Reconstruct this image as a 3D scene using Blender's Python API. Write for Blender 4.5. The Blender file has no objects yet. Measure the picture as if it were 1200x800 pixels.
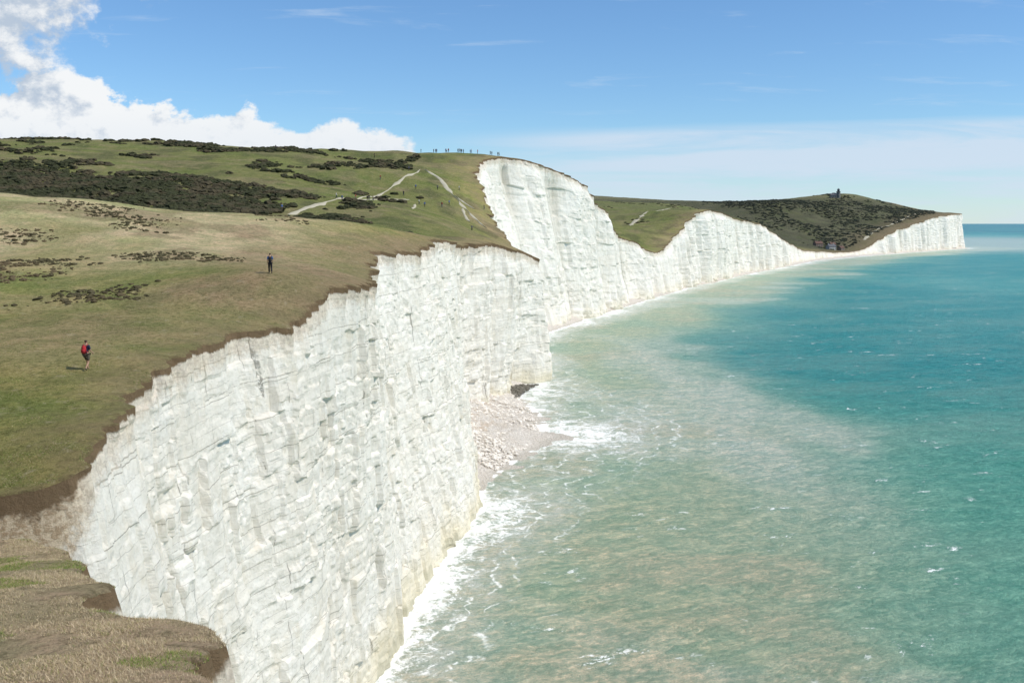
import bpy, math, numpy as np, random
from mathutils import Vector
rng=np.random.default_rng(7); random.seed(7)
scene=bpy.context.scene
col=scene.collection
H=45.0
# ------------------------------------------------------------ numpy noise
def _h(ix,iy,iz):
    n=(ix*73856093)^(iy*19349663)^(iz*83492791)
    n&=0xffffffff
    n=((n^(n>>13))*1274126177)&0xffffffff
    n^=n>>16
    n=(n*668265263)&0xffffffff
    n^=n>>15
    return (n&0xffffff)/float(0xffffff)
def vnoise(x,y,z=0.0):
    x,y,z=np.broadcast_arrays(np.asarray(x,float),np.asarray(y,float),np.asarray(z,float))
    fx,fy,fz=np.floor(x),np.floor(y),np.floor(z)
    ix,iy,iz=fx.astype(np.int64),fy.astype(np.int64),fz.astype(np.int64)
    u,v,w=x-fx,y-fy,z-fz
    u=u*u*u*(u*(u*6-15)+10);v=v*v*v*(v*(v*6-15)+10);w=w*w*(3-2*w)
    r=0
    for a in (0,1):
        for b in (0,1):
            for c in (0,1):
                r=r+_h(ix+a,iy+b,iz+c)*(u if a else 1-u)*(v if b else 1-v)*(w if c else 1-w)
    return r*2-1
def fbm(x,y,z=0.0,o=4):
    r=0;a=1;t=0
    for i in range(o):
        r=r+a*vnoise(x*2**i+17.3*i,y*2**i-9.1*i,np.asarray(z)*2**i+3.7*i);t+=a;a*=.5
    return r/t*1.6
def bricks(x,y,seed,e=.16,tx_=1.4,ty_=.5):
    """fracture blocks: courses of uneven blocks with planar tilted faces"""
    y=y+.25*vnoise(x/3.,y/3.,seed)
    fy=np.floor(y);ry=y-fy;iy=fy.astype(np.int64)
    def row(j,yy):
        off=_h(j,j*7+3,np.int64(seed)+0*j)*7.
        xx=x+off+.25*vnoise(x*1.3,yy*.5,seed+5)
        fx=np.floor(xx);rx=xx-fx;ix=fx.astype(np.int64)
        def v(i):
            return _h(i,j,np.int64(seed+1)+0*j)-.5+tx_*(_h(i,j,np.int64(seed+2)+0*j)-.5)*(xx-i-.5)+ty_*(_h(i,j,np.int64(seed+3)+0*j)-.5)*(y-j-.5)
        a=sstep(rx,1-e,1)
        return v(ix)*(1-a)+v(ix+1)*a
    b=sstep(ry,1-e*1.3,1)
    return row(iy,y)*(1-b)+row(iy+1,y)*b
def sstep(x,a,b):
    t=np.clip((x-a)/(b-a),0,1);return t*t*(3-2*t)
# ------------------------------------------------------------ coast plan (metres)
TOP=np.array([(-60,9),(-10,4),(0,1.5),(5,-1.1),(10,-3.2),(13.5,-4.3),(14.8,-5.1),(16.3,-4.9),(18,-6.0),(18.8,-8.1),(19.6,-9.2),(21,-8.9),(24.5,-11),(29.,-14),(30.4,-16.6),(31.2,-24),(31.9,-32),(36.6,-33),(37.9,-25),(38.7,-19.8),(39.4,-17.9),(40.4,-17.5),(44.2,-18.7),(51.4,-20.2),(58.6,-20.2),(69.5,-19.7),(79.6,-15.8),(96,-14),(108,-16),(123,-17),(147,-12.6),(180,-11.3),(205,-11),(225,-9.5),(250,-3),(275,2.5),(290,5),(305,2),(350,-7.5),(385,-16),(403,-12),(420,-3.6),(450,15),(500,37),(560,58),(600,73),(650,94),(700,113),(724,122),(760,143),(840,176),(900,204),(1232,366),(1395,476),(1538,587),(1711,725),(1829,822),(1850,832),(1900,812),(2100,740),(3400,300)],float)
BASE=np.array([(-60,16),(0,6),(20,-1),(40,-12),(60,-15.5),(80,-14.7),(93.6,-13.5),(116,-11.3),(152,-5.8),(173,-7),(190,-9.5),(220,-11),(248,-7),(270,-1.5),(283,4.5),(294,6),(320,4),(350,1),(380,4),(410,12),(450,25),(488,38),(560,65),(600,79),(650,99),(700,118),(724,127),(760,148),(840,181),(900,209),(1232,369),(1395,480),(1538,592),(1711,730),(1829,828),(1850,838),(1900,820),(2100,748),(3400,310)],float)
BW=np.array([(-60,.4),(150,.4),(170,2),(185,9),(200,16),(218,19),(236,15),(256,7),(275,2.5),(290,1),(400,2.5),(480,3.5),(600,5),(900,6),(1300,9),(1850,10),(3400,12)],float)
def ip(T,y):
    r=0
    for k in (-1,-.5,0,.5,1): r=r+np.interp(y+k*(0.25+.012*np.abs(y)),T[:,0],T[:,1])
    return r/5
# ------------------------------------------------------------ terrain height
P=[(1.5,0,43.2),(4,-12,44),(-10,-10,43.5),(-8,3,41.9),(-3,10,39.6),(-4,13.5,38.5),(-10,13.5,38.4),(-4.9,16.3,38),(-5.9,18,37.6),(-8.9,21,37),(-10.8,24.5,36.2),(-14,29.4,35.4),(-17,31.9,34.8),(-24,34,34.4),(-30,25,35.6),(-19.6,37.8,34.1),(-17.1,40.2,35),(-18.5,44.2,35.5),(-20,51.4,36),(-21,42,34.9),(-28.6,55,36.1),(-24.7,57,36.5),(-20,58.6,36.8),(-19.7,69.5,37.5),(-15.8,79.6,38),(-20.5,85,41),(-14,96,39.3),(-17,123,40.6),(-41,80,39),(-60,60,38.5),(-54,105,42.5),(-34,100,41.8),(-12.6,147,41.3),(-11.3,180,41.4),(-9.5,225,41.2),(-2,250,39),(5,275,35.5),(8,290,33.5),
(-67,130,48.0),(-100,120,50.5),(-42,140,46.2),(-23,150,44.7),(-11.5,165,42.3),(-60,190,45),(-20,220,41.5),(-100,200,49),(-82,240,49),(-46,270,47.5),(-23,270,45),(-7,280,40.2),(-150,250,53),
(5,310,35.5),(-7.5,350,48.6),(-16,385,64),(-12,403,70),(-3.6,420,72.5),(15,450,71),(37,500,62),(58,560,41),
(-170,330,65),(-82,320,58),(-44,340,57),(-24,345,54.5),(-30,300,49),(-221,430,80),(-160,430,79.5),(-108,420,76),(-53,415,74),(-30,412,73),(-200,520,78),(-100,550,70),(-10,520,60),(0,620,46),(-250,800,80),(-100,800,70),
(73,600,33),(94,650,28),(113,700,38),(143,760,54.5),(176,840,53.5),(204,900,48.5),(286,1070,30),(350,1200,13.5),(415,1310,9),(474,1395,7.5),(440,1395,9.5),(500,1430,9.5),(540,1478,20),(587,1538,34),(615,1570,38),(725,1711,57),(822,1829,62),
(68,800,53),(60,700,42),(90,750,46),(77,1000,68),(171,1000,62),(220,1100,50),(321,1500,48),(231,1500,60),(380,1350,20),(424,1500,34),(507,1500,26),(437,1700,80),(514,2000,90),(612,1900,93),(652,1950,102),(718,1950,87),(765,1900,71),(520,1650,52),(600,1700,60),(360,1700,66),
(206,2400,108),(329,2400,94),(473,2400,84),(0,1500,80),(-300,1500,90),(0,2500,110),(-600,2500,110),(650,2400,70),(300,3300,40),(-500,3300,60)]
P=np.array(P,float)
def cm(x,y):
    yy=np.maximum(y,-30)+60.; return x/yy, np.log(yy)
pa,pb=cm(P[:,0],P[:,1])
def ker(a,b,a2,b2): return np.sqrt((a[:,None]-a2[None])**2+(b[:,None]-b2[None])**2+.0009)
n=len(P)
A=np.zeros((n+3,n+3));A[:n,:n]=ker(pa,pb,pa,pb)-np.eye(n)*.0008
A[:n,n]=1;A[:n,n+1]=pa;A[:n,n+2]=pb;A[n:,:n]=A[:n,n:].T
Wt=np.linalg.solve(A,np.concatenate([P[:,2],[0,0,0]]))
def terrain(x,y):
    x=np.asarray(x,float);y=np.asarray(y,float);sh=np.broadcast(x,y).shape
    xf=np.broadcast_to(x,sh).ravel();yf=np.broadcast_to(y,sh).ravel()
    out=np.empty(xf.size)
    for i in range(0,xf.size,40000):
        a,b=cm(xf[i:i+40000],yf[i:i+40000])
        out[i:i+40000]=ker(a,b,pa,pb)@Wt[:n]+Wt[n]+Wt[n+1]*a+Wt[n+2]*b
    far=np.clip(yf/200,0,1)
    out+=fbm(xf/28,yf/28,0,3)*(.25+.9*far)+fbm(xf/4.,yf/4.,5,3)*.13+fbm(xf/.9,yf/.9,8,2)*.03
    return out.reshape(sh)
# ------------------------------------------------------------ helpers
def grid_mesh(name,Pg,attrs={},smooth=True,mat=None,flip=False):
    nr,nc=Pg.shape[:2]
    me=bpy.data.meshes.new(name)
    me.vertices.add(nr*nc);me.vertices.foreach_set("co",Pg.reshape(-1).astype(np.float32))
    idx=np.arange(nr*nc).reshape(nr,nc)
    q=np.stack([idx[:-1,:-1],idx[:-1,1:],idx[1:,1:],idx[1:,:-1]],-1).reshape(-1,4)
    if flip:q=q[:,::-1]
    raw_mesh(me,q,4,smooth)
    for k,v in attrs.items(): add_attr(me,k,v)
    ob=bpy.data.objects.new(name,me);col.objects.link(ob)
    if mat:me.materials.append(mat)
    return ob
def raw_mesh(me,q,k,smooth):
    nf=len(q)
    me.loops.add(nf*k);me.loops.foreach_set("vertex_index",q.reshape(-1).astype(np.int32))
    me.polygons.add(nf);me.polygons.foreach_set("loop_start",np.arange(0,nf*k,k,dtype=np.int32))
    me.polygons.foreach_set("loop_total",np.full(nf,k,dtype=np.int32))
    me.polygons.foreach_set("use_smooth",np.full(nf,smooth,dtype=bool))
    me.update(calc_edges=True);me.validate()
def add_attr(me,k,v):
    if v.ndim>=2 and v.shape[-1]==3:
        a=me.attributes.new(k,'FLOAT_COLOR','POINT')
        v=v.reshape(-1,3);a.data.foreach_set("color",np.concatenate([v,np.ones((len(v),1))],1).reshape(-1).astype(np.float32))
    else:
        a=me.attributes.new(k,'FLOAT','POINT');a.data.foreach_set("value",v.reshape(-1).astype(np.float32))
def tri_mesh(name,V,F,attrs={},smooth=False,mat=None):
    me=bpy.data.meshes.new(name);me.vertices.add(len(V));me.vertices.foreach_set("co",V.reshape(-1).astype(np.float32))
    raw_mesh(me,F,F.shape[1],smooth)
    for k,v in attrs.items(): add_attr(me,k,v)
    ob=bpy.data.objects.new(name,me);col.objects.link(ob)
    if mat:me.materials.append(mat)
    return ob
# ------------------------------------------------------------ node helpers
class G:
    def __init__(s,name,world=False):
        if world: s.nt=world.node_tree
        else:
            s.m=bpy.data.materials.new(name);s.m.use_nodes=True;s.nt=s.m.node_tree
        s.nt.nodes.clear()
    def n(s,t,**k):
        nd=s.nt.nodes.new(t)
        for a,b in k.items(): setattr(nd,a,b)
        return nd
    def l(s,v,inp):
        if isinstance(v,bpy.types.NodeSocket): s.nt.links.new(v,inp)
        elif v is not None:
            if isinstance(v,(tuple,list)) and len(v)==3 and inp.type=='RGBA': v=(*v,1)
            inp.default_value=v
    def M(s,op,a,b=None,c=None,clamp=False):
        nd=s.n('ShaderNodeMath',operation=op,use_clamp=clamp)
        for i,v in enumerate((a,b,c)):
            if v is not None: s.l(v,nd.inputs[i])
        return nd.outputs[0]
    def mix(s,f,a,b,bl='MIX'):
        nd=s.n('ShaderNodeMix',data_type='RGBA',blend_type=bl)
        s.l(f,nd.inputs[0]);s.l(a,nd.inputs[6]);s.l(b,nd.inputs[7]);return nd.outputs[2]
    def ss(s,x,a,b,t0=0.,t1=1.,lin=False):
        nd=s.n('ShaderNodeMapRange',interpolation_type='LINEAR' if lin else 'SMOOTHSTEP')
        s.l(x,nd.inputs[0]);s.l(a,nd.inputs[1]);s.l(b,nd.inputs[2]);s.l(t0,nd.inputs[3]);s.l(t1,nd.inputs[4]);return nd.outputs[0]
    def noise(s,vec,sc,det=4,rough=.55,dist=0.):
        nd=s.n('ShaderNodeTexNoise');s.l(vec,nd.inputs['Vector']);nd.inputs['Scale'].default_value=sc
        nd.inputs['Detail'].default_value=det;nd.inputs['Roughness'].default_value=rough;nd.inputs['Distortion'].default_value=dist
        return nd.outputs[0]
    def vor(s,vec,sc,feat='DISTANCE_TO_EDGE'):
        nd=s.n('ShaderNodeTexVoronoi',feature=feat);s.l(vec,nd.inputs['Vector']);nd.inputs['Scale'].default_value=sc
        return nd.outputs[0]
    def cell(s,vec,sc):
        nd=s.n('ShaderNodeTexVoronoi',feature='F1',distance='MANHATTAN');s.l(vec,nd.inputs['Vector']);nd.inputs['Scale'].default_value=sc
        return s.sep(nd.outputs['Color'])[0]
    def vm(s,op,a,b=None):
        nd=s.n('ShaderNodeVectorMath',operation=op);s.l(a,nd.inputs[0])
        if b is not None:s.l(b,nd.inputs[1])
        return nd.outputs[0]
    def pos(s): return s.n('ShaderNodeNewGeometry').outputs['Position']
    def attr(s,nm,o='Fac'): return s.n('ShaderNodeAttribute',attribute_name=nm).outputs[o]
    def sep(s,v):
        nd=s.n('ShaderNodeSeparateXYZ');s.l(v,nd.inputs[0]);return nd.outputs
    def comb(s,x,y,z):
        nd=s.n('ShaderNodeCombineXYZ')
        for i,v in enumerate((x,y,z)): s.l(v,nd.inputs[i])
        return nd.outputs[0]
    def bump(s,h,st,dist,nrm=None):
        nd=s.n('ShaderNodeBump');s.l(h,nd.inputs['Height']);s.l(st,nd.inputs['Strength']);nd.inputs['Distance'].default_value=dist
        if nrm is not None:s.l(nrm,nd.inputs['Normal'])
        return nd.outputs[0]
    def out(s,c,rough=.9,spec=.2,nrm=None,ior=1.5):
        b=s.n('ShaderNodeBsdfPrincipled');s.l(c,b.inputs['Base Color']);s.l(rough,b.inputs['Roughness']);s.l(spec,b.inputs['Specular IOR Level']);b.inputs['IOR'].default_value=ior
        if nrm is not None:s.l(nrm,b.inputs['Normal'])
        o=s.n('ShaderNodeOutputMaterial');s.nt.links.new(b.outputs[0],o.inputs[0]);return s.m
def plain(name,c,rough=.8,var=.25,sc=6.):
    g=G(name);p=g.n('ShaderNodeTexCoord').outputs['Object'];nz=g.noise(p,sc,3)
    c2=tuple(x*(1-var) for x in c);c3=tuple(min(1,x*(1+var)) for x in c)
    return g.out(g.mix(nz,c2,c3),rough,.3)
# ------------------------------------------------------------ materials
def mat_chalk():
    g=G('chalk_rock');p=g.pos();x,y,z=g.sep(p);d=g.attr('depth');cav=g.attr('cav');so=g.attr('soil')
    n1=g.noise(p,.10,4);n2=g.noise(p,.9,5,.65);n3=g.noise(p,3.5,6,.8)
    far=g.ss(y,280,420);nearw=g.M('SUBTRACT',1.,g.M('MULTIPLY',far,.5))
    pj=g.vm('ADD',p,g.vm('MULTIPLY',g.comb(n3,n2,n3),(.26,.26,.18)))
    k1=g.cell(g.vm('MULTIPLY',pj,(.6,.48,.55)),1.0);k2=g.cell(g.vm('MULTIPLY',pj,(1.,.8,1.5)),1.7)
    c=g.mix(g.ss(n1,.38,.62),(.885,.84,.74),(.845,.79,.68))
    c=g.mix(g.ss(k1,.5,1.,0,.35),c,(.915,.88,.80))
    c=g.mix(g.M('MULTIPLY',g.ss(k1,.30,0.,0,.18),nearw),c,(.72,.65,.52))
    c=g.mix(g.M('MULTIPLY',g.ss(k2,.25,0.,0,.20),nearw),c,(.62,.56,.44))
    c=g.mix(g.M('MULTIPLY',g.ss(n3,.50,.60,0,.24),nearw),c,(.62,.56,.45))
    sv=g.vm('MULTIPLY',p,(.5,.5,.3));st=g.noise(sv,1.0,5,.65)
    c=g.mix(g.ss(st,.55,.68,0,.24),c,(.69,.58,.39))
    c=g.mix(g.ss(g.noise(p,.3,5,.7),.56,.66,0,.18),c,(.63,.57,.45))
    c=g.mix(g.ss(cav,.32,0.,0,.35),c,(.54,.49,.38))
    zz=g.M('ADD',z,g.M('MULTIPLY',g.noise(p,.03,2),1.2))
    zz=g.M('ADD',zz,g.M('MULTIPLY',g.M('SUBTRACT',n3,.5),.07))
    for per,w,s0 in ((.42,.04,.42),(1.25,.05,.66),(3.7,.08,.68)):
        pp=g.M('PINGPONG',g.M('ADD',zz,per*.7),per)
        ln=g.ss(pp,0,w,1,0);br=g.ss(g.noise(g.vm('MULTIPLY',p,(.45,.45,2.5)),.8 if per<1 else .35,6,.75),.45,.51)
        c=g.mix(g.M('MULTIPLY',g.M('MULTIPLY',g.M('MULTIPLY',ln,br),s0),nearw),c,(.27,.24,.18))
    yy=g.M('ADD',y,g.M('MULTIPLY',g.M('SUBTRACT',n3,.5),.22))
    crk=None
    for per,w,s0,ms in ((1.7,.035,.48,.30),(5.3,.06,.62,.15)):
        pp=g.M('PINGPONG',g.M('ADD',yy,g.M('MULTIPLY',g.noise(g.comb(0.,y,g.M('MULTIPLY',z,.05)),.25,2),per*.9)),per)
        ln=g.M('MULTIPLY',g.M('MULTIPLY',g.ss(pp,0,w,1,0),g.ss(g.noise(p,ms,6,.75),.51,.55)),s0)
        crk=ln if crk is None else g.M('MAXIMUM',crk,ln)
    c=g.mix(crk,c,(.28,.25,.19))
    zn=g.M('ADD',z,g.M('MULTIPLY',g.M('SUBTRACT',n1,.5),-12.))
    c=g.mix(g.M('MULTIPLY',g.ss(zn,7.0,.8,0,.5),nearw),c,(.70,.60,.36))
    c=g.mix(g.ss(zn,.9,.1,0,.5),c,(.42,.40,.28))
    nd=g.noise(g.vm('MULTIPLY',p,(1,1,.9)),1.3,7,.8)
    soil=g.mix(g.ss(n3,.42,.58),(.68,.55,.38),(.40,.28,.165))
    c=g.mix(g.M('MULTIPLY',g.ss(g.M('SUBTRACT',d,g.M('MULTIPLY',nd,4.)),.1,-1.0),g.M('ADD',.45,g.M('MULTIPLY',so,.5))),c,soil)
    nl=g.noise(p,.33,5,.75)
    c=g.mix(g.ss(g.M('SUBTRACT',d,g.M('MULTIPLY',nl,1.4)),-.16,-.36),c,(.19,.13,.075))
    h=g.M('ADD',g.M('MULTIPLY',k1,.5),g.M('ADD',g.M('MULTIPLY',n3,.5),g.M('ADD',g.M('MULTIPLY',k2,.38),g.M('MULTIPLY',crk,-1.2))))
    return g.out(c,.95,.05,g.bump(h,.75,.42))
def mat_land():
    g=G('downland_turf');p=g.pos();x,y,z=g.sep(p);base=g.attr('tint','Color');e=g.attr('edge')
    n0=g.noise(p,.05,5,.6);n1=g.noise(p,.35,6,.7);n2=g.noise(p,2.6,6,.8);n3=g.noise(p,14.,4,.75)
    fr=g.ss(y,30.,38.,.25,1.)
    c=g.mix(g.ss(n1,.42,.60,0,.7),base,g.mix(1.,base,(1.55,1.32,1.5),'MULTIPLY'))
    gr=g.M('MULTIPLY',g.ss(n0,.48,.62,0,.5),fr)
    c=g.mix(gr,c,g.mix(1.,c,(.68,.92,.58),'MULTIPLY'))
    c=g.mix(g.ss(n2,.47,.60,0,.75),c,g.mix(1.,c,(.45,.48,.42),'MULTIPLY'))
    c=g.mix(g.ss(n2,.44,.30,0,.6),c,(.52,.455,.24))
    c=g.mix(g.ss(n3,.5,.62,0,.45),c,g.mix(1.,c,(.5,.52,.45),'MULTIPLY'))
    c=g.mix(g.ss(n3,.48,.36,0,.4),c,(.50,.44,.25))
    en=g.M('ADD',e,g.M('MULTIPLY',g.M('SUBTRACT',g.noise(p,.3,6,.75),.5),14.))
    c=g.mix(g.M('MULTIPLY',g.ss(en,4.5,-2.5,0,.65),fr),c,(.29,.22,.125))
    en2=g.M('ADD',e,g.M('MULTIPLY',g.M('SUBTRACT',g.noise(p,2.2,6,.78),.5),1.6))
    c=g.mix(g.ss(en2,.25,-.2,0,.75),c,(.15,.105,.06))
    c=g.mix(g.M('MULTIPLY',g.ss(g.noise(p,.9,6,.8),.57,.65,0,.45),fr),c,(.48,.41,.27))
    h=g.M('ADD',n2,g.M('MULTIPLY',n3,.5))
    return g.out(c,.95,.05,g.bump(h,1.,.26))
def mat_sea():
    g=G('sea_water');p=g.pos();base=g.attr('tint','Color');fo=g.attr('foam');sd=g.attr('offshore')
    rot=g.n('ShaderNodeVectorRotate',rotation_type='Z_AXIS');g.l(p,rot.inputs[0]);rot.inputs['Angle'].default_value=math.radians(-25)
    pr=g.vm('MULTIPLY',rot.outputs[0],(.55,1.,1.))
    w1=g.noise(pr,.34,7,.8,.2);w2=g.noise(pr,1.4,6,.8,.1);w3=g.noise(p,3.5,3,.6);big=g.noise(pr,.03,4)
    c=g.mix(g.ss(w1,.46,.555,.0,.8),base,g.mix(1.,base,(.60,.78,.79),'MULTIPLY'))  # from here, wave shade and highlights multiplied into the water colour
    c=g.mix(g.ss(w2,.48,.575,.0,.6),c,g.mix(1.,c,(.58,.76,.76),'MULTIPLY'))
    c=g.mix(g.ss(w2,.49,.38,0,.7),c,g.mix(1.,c,(1.55,1.38,1.36),'MULTIPLY'))
    c=g.mix(g.ss(w1,.46,.37,0,.6),c,g.mix(1.,c,(1.42,1.28,1.26),'MULTIPLY'))
    c=g.mix(g.ss(big,.42,.62,0,.12),c,(.52,.60,.46))
    fn=g.noise(p,.30,7,.75,.8);fn2=g.noise(p,1.6,6,.82,.5)
    f=g.M('ADD',g.M('MULTIPLY',fn,.5),g.M('MULTIPLY',fn2,.5))
    th=g.M('SUBTRACT',.70,g.M('MULTIPLY',fo,.235))
    fm=g.ss(f,g.M('SUBTRACT',th,.03),g.M('ADD',th,.06))
    sl=g.M('PINGPONG',g.M('ADD',sd,g.M('MULTIPLY',g.noise(p,.07,4,.6),22.)),2.6)
    sl=g.M('MULTIPLY',g.ss(sl,0,.55,1,0),g.ss(g.noise(p,.5,6,.8),.44,.55))
    sl=g.M('MULTIPLY',sl,g.ss(fo,.02,.35))
    veil=g.M('MULTIPLY',g.ss(fo,.03,.7),g.ss(fn,.40,.62,.2,.7))
    c=g.mix(veil,c,(.78,.80,.72))
    wc=g.M('MULTIPLY',g.ss(g.noise(pr,.17,7,.88,.4),.597,.628),g.ss(g.noise(p,.06,4,.7),.45,.55))
    fm=g.M('MAXIMUM',g.M('MULTIPLY',fm,.94),g.M('MAXIMUM',g.M('MULTIPLY',sl,.8),g.M('MULTIPLY',wc,.85)))
    c=g.mix(fm,c,(.92,.92,.89))
    h=g.M('ADD',g.M('MULTIPLY',w1,1.),g.M('ADD',g.M('MULTIPLY',w2,.6),g.M('MULTIPLY',w3,.15)))
    return g.out(c,g.ss(fm,0,1,.28,.8),.3,g.bump(h,g.ss(fm,0,1,1.,.3),1.2),1.14)
def mat_beach():
    g=G('shingle');p=g.pos();x,y,z=g.sep(p)
    v=g.vor(p,2.2,'F1');n=g.noise(p,.25,5,.7);n2=g.noise(p,4,5,.8)
    c=g.mix(g.ss(n2,.3,.7),(.58,.51,.43),(.90,.84,.75))
    c=g.mix(g.M('MULTIPLY',g.ss(n,.47,.58,0,.7),g.ss(z,1.8,4.5,.15,1.)),c,(.60,.44,.29))
    c=g.mix(g.ss(v,.3,.7,0,.3),c,(.38,.33,.27))
    c=g.mix(g.ss(z,.5,.1,0,.4),c,(.50,.46,.38))
    return g.out(c,.9,.2,g.bump(g.M('ADD',n2,v),.9,.35))
def mat_path():
    g=G('trodden_chalk');p=g.pos();n=g.noise(p,.8,5,.7)
    return g.out(g.mix(n,(.32,.29,.19),(.56,.52,.41)),.95,.05)
def mat_scrub(name,a,b,tn):
    g=G(name);p=g.pos();n=g.noise(p,1.6,5,.8);n2=g.noise(p,.10,3)
    c=g.mix(g.ss(n,.3,.72),a,b);c=g.mix(g.ss(n2,.45,.62,0,.7),c,tn)
    return g.out(c,.9,.1,g.bump(n,.9,.4))
def mat_grass():
    g=G('dry_grass_blades');b=g.attr('tint','Color');return g.out(b,.8,.15)
CH=mat_chalk();LAND=mat_land();SEA=mat_sea();BEACH=mat_beach();PATH=mat_path()
# ------------------------------------------------------------ rows
ys=[-15.]
while ys[-1]<3300: ys.append(ys[-1]+max(.13 if not 10<ys[-1]<40 else .08,.0024*ys[-1]))
ys=np.array(ys);NR=len(ys)
ct=ip(TOP,ys);cb=ip(BASE,ys)
win=12+.06*np.abs(ys)
tx=(ip(BASE,ys+win)-ip(BASE,ys-win))/(2*win)
tx=np.clip(tx,-.9,.9)
nx=1/np.sqrt(1+tx*tx);ny=-tx*nx
sc=np.clip(ys/150,.85,2.3)
ds=np.gradient(ys)*np.sqrt(1+tx*tx)
wv=np.cumsum(ds/sc)
nearm=1-sstep(ys,36,44)
jag=fbm(ys/2.2,0*ys,3,3)*.4*np.clip(ys/60,.45,2.5)+fbm(ys/.7,0*ys,6,3)*.30*np.clip(ys/90,1,2)+nearm*fbm(ys/.25,0*ys,16,2)*.11
ztop0=terrain(ct,ys)
NC=225
t=np.linspace(0,1,NC)**1.05
def disp(w,z,sc):
    zs=z/sc
    wp=w+.25*vnoise(w/5,zs/9,3)
    far=sstep(sc,.9,2.)
    gl=vnoise(wp/11,zs/90,1)
    D=(.75+1.2*far)*(2*np.abs(gl)-.55)
    D+=(.12+.28*far)*(2*np.abs(vnoise(wp/4.2+5,zs/40,9))-.5)
    D+=.55*far*vnoise(wp/7.,zs/14.,23)+.35*far*vnoise(wp/1.8,zs/12.,29)
    msk=sstep(vnoise(wp/8,zs/11,51),-.25,.45)
    msk2=sstep(vnoise(wp/6,zs/6,57),-.2,.5)
    D+=bricks(wp/3.3,zs/5.2,11,.05,1.9,.9)*(.62-.1*far)
    D+=bricks(wp/1.5,zs/1.9,31,.08,1.7,.8)*.40*(.25+.9*msk)*(1-.35*far)
    D+=bricks(wp/.75,zs/.8,61,.2,1.,.5)*.20*(.2+msk2)
    D+=.06*vnoise(wp/9,zs/.6,7)+.04*fbm(wp/.8,zs/.8,4,2)
    cr=np.exp(-(vnoise(wp/3.1+9,zs/60,77)/.05)**2)*sstep(vnoise(wp/7,zs/9,88),.1,.35)
    return D-.6*cr-.1
Wg=np.repeat(wv[:,None],NC,1);Scg=np.repeat(sc[:,None],NC,1)
Zg=ztop0[:,None]*(1-t[None])+(-1.5)*t[None]
D=disp(Wg,Zg,Scg)*Scg
dpt=ztop0[:,None]-Zg
fade=.5+.5*sstep(dpt,0,8.)
nearf=.16+.84*sstep(ys,38,47)
D=D*fade*(np.clip(ztop0/35,.3,1)*nearf)[:,None]
xb=ct[:,None]+(cb-ct)[:,None]*(t[None]**1.15)
De=D+jag[:,None]*np.exp(-dpt/(3.+20.*nearm[:,None]))+nearm[:,None]*(.25*(1-np.exp(-dpt/1.2)))
Xc=xb+nx[:,None]*De;Yc=ys[:,None]+ny[:,None]*De*(1-nearm[:,None])
EX=Xc[:,0].copy()
def edge_x(y): return np.interp(y,ys,EX)
# land
NL=230;k=3.5
tt=(np.exp(k*np.linspace(0,1,NL))-1)/(math.exp(k)-1)
S=1.25*(ys+60)
s=S[:,None]*tt[None]
Xl=Xc[:,0][:,None]-s
Yl=ys[:,None]+(Yc[:,0]-ys)[:,None]*np.exp(-s/(1+.05*np.abs(ys[:,None])))
Zl=terrain(Xl,Yl)
Zl-= .10*np.exp(-s/.10)
zt=Zl[:,0]
Zc=zt[:,None]*(1-t[None])+(-1.5)*t[None]
dep=zt[:,None]-Zc
bk=np.exp(-(np.clip(np.abs(ys-38.2)-.8,0,None)/1.3)**2)
bank=1-.55*bk
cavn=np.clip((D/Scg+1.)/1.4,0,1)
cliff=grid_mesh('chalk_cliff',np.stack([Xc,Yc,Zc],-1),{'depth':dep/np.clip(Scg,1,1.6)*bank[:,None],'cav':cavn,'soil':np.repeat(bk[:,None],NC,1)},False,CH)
cliff['kind']='structure'
def mixa(c,c2,m): return c*(1-m[...,None])+np.array(c2)*m[...,None]
nA=fbm(Xl/22,Yl/22,1,4);nB=fbm(Xl/7,Yl/9,2,4);nC=fbm(Xl/14,Yl/6,12,4)
C=np.zeros(Xl.shape+(3,))+np.array([.28,.275,.088])
C=mixa(C,(.41,.36,.165),sstep(nA,-.2,.35)*.7)
C=mixa(C,(.185,.235,.058),sstep(nC,.0,.35)*.6)
C=mixa(C,(.58,.50,.28),sstep(Yl,84,108)*(1-sstep(Yl,160,200))*sstep(-Xl/Yl,.10,.28)*(.95+.5*nB).clip(0,1))
C=mixa(C,(.24,.18,.10),sstep(nB,.12,.4)*sstep(Yl,50,90)*.5)
C=mixa(C,(.33,.255,.14),sstep(12-s+12*nA,-4,8)*sstep(Yl,50,80)*(1-sstep(Yl,330,350))*.65)
C=mixa(C,(.47,.37,.235),(1-sstep(Yl,31,37))*.9)
C=mixa(C,(.14,.165,.05),sstep(Yl,190,240)*(1-sstep(Yl,1200,1400))*sstep(s,2,16)*.85)
C=mixa(C,(.08,.09,.04),sstep(nB,.1,.5)*sstep(Yl,200,240)*.6)
C=mixa(C,(.26,.225,.115),sstep(nC,.05,.4)*sstep(Yl,200,240)*(1-sstep(Yl,1200,1400))*.5)
C=mixa(C,(.10,.125,.05),sstep(Yl,700,900)*.6)
C=mixa(C,(.046,.053,.035),sstep(Yl,1220,1330)*(.95+.2*nA).clip(0,1))  # cloud shade over the far headland, put into the land colour
C=mixa(C,(.16,.16,.085),sstep(Yl,1700,1800)*sstep(Zl,86,98)*.8)
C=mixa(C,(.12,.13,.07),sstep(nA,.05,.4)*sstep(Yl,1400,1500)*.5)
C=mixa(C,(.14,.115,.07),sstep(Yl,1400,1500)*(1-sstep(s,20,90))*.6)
C=mixa(C,(.065,.085,.08),sstep(Yl,2100,2250)*.9)  # aerial haze tinted into the colour of the farthest hills
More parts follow.
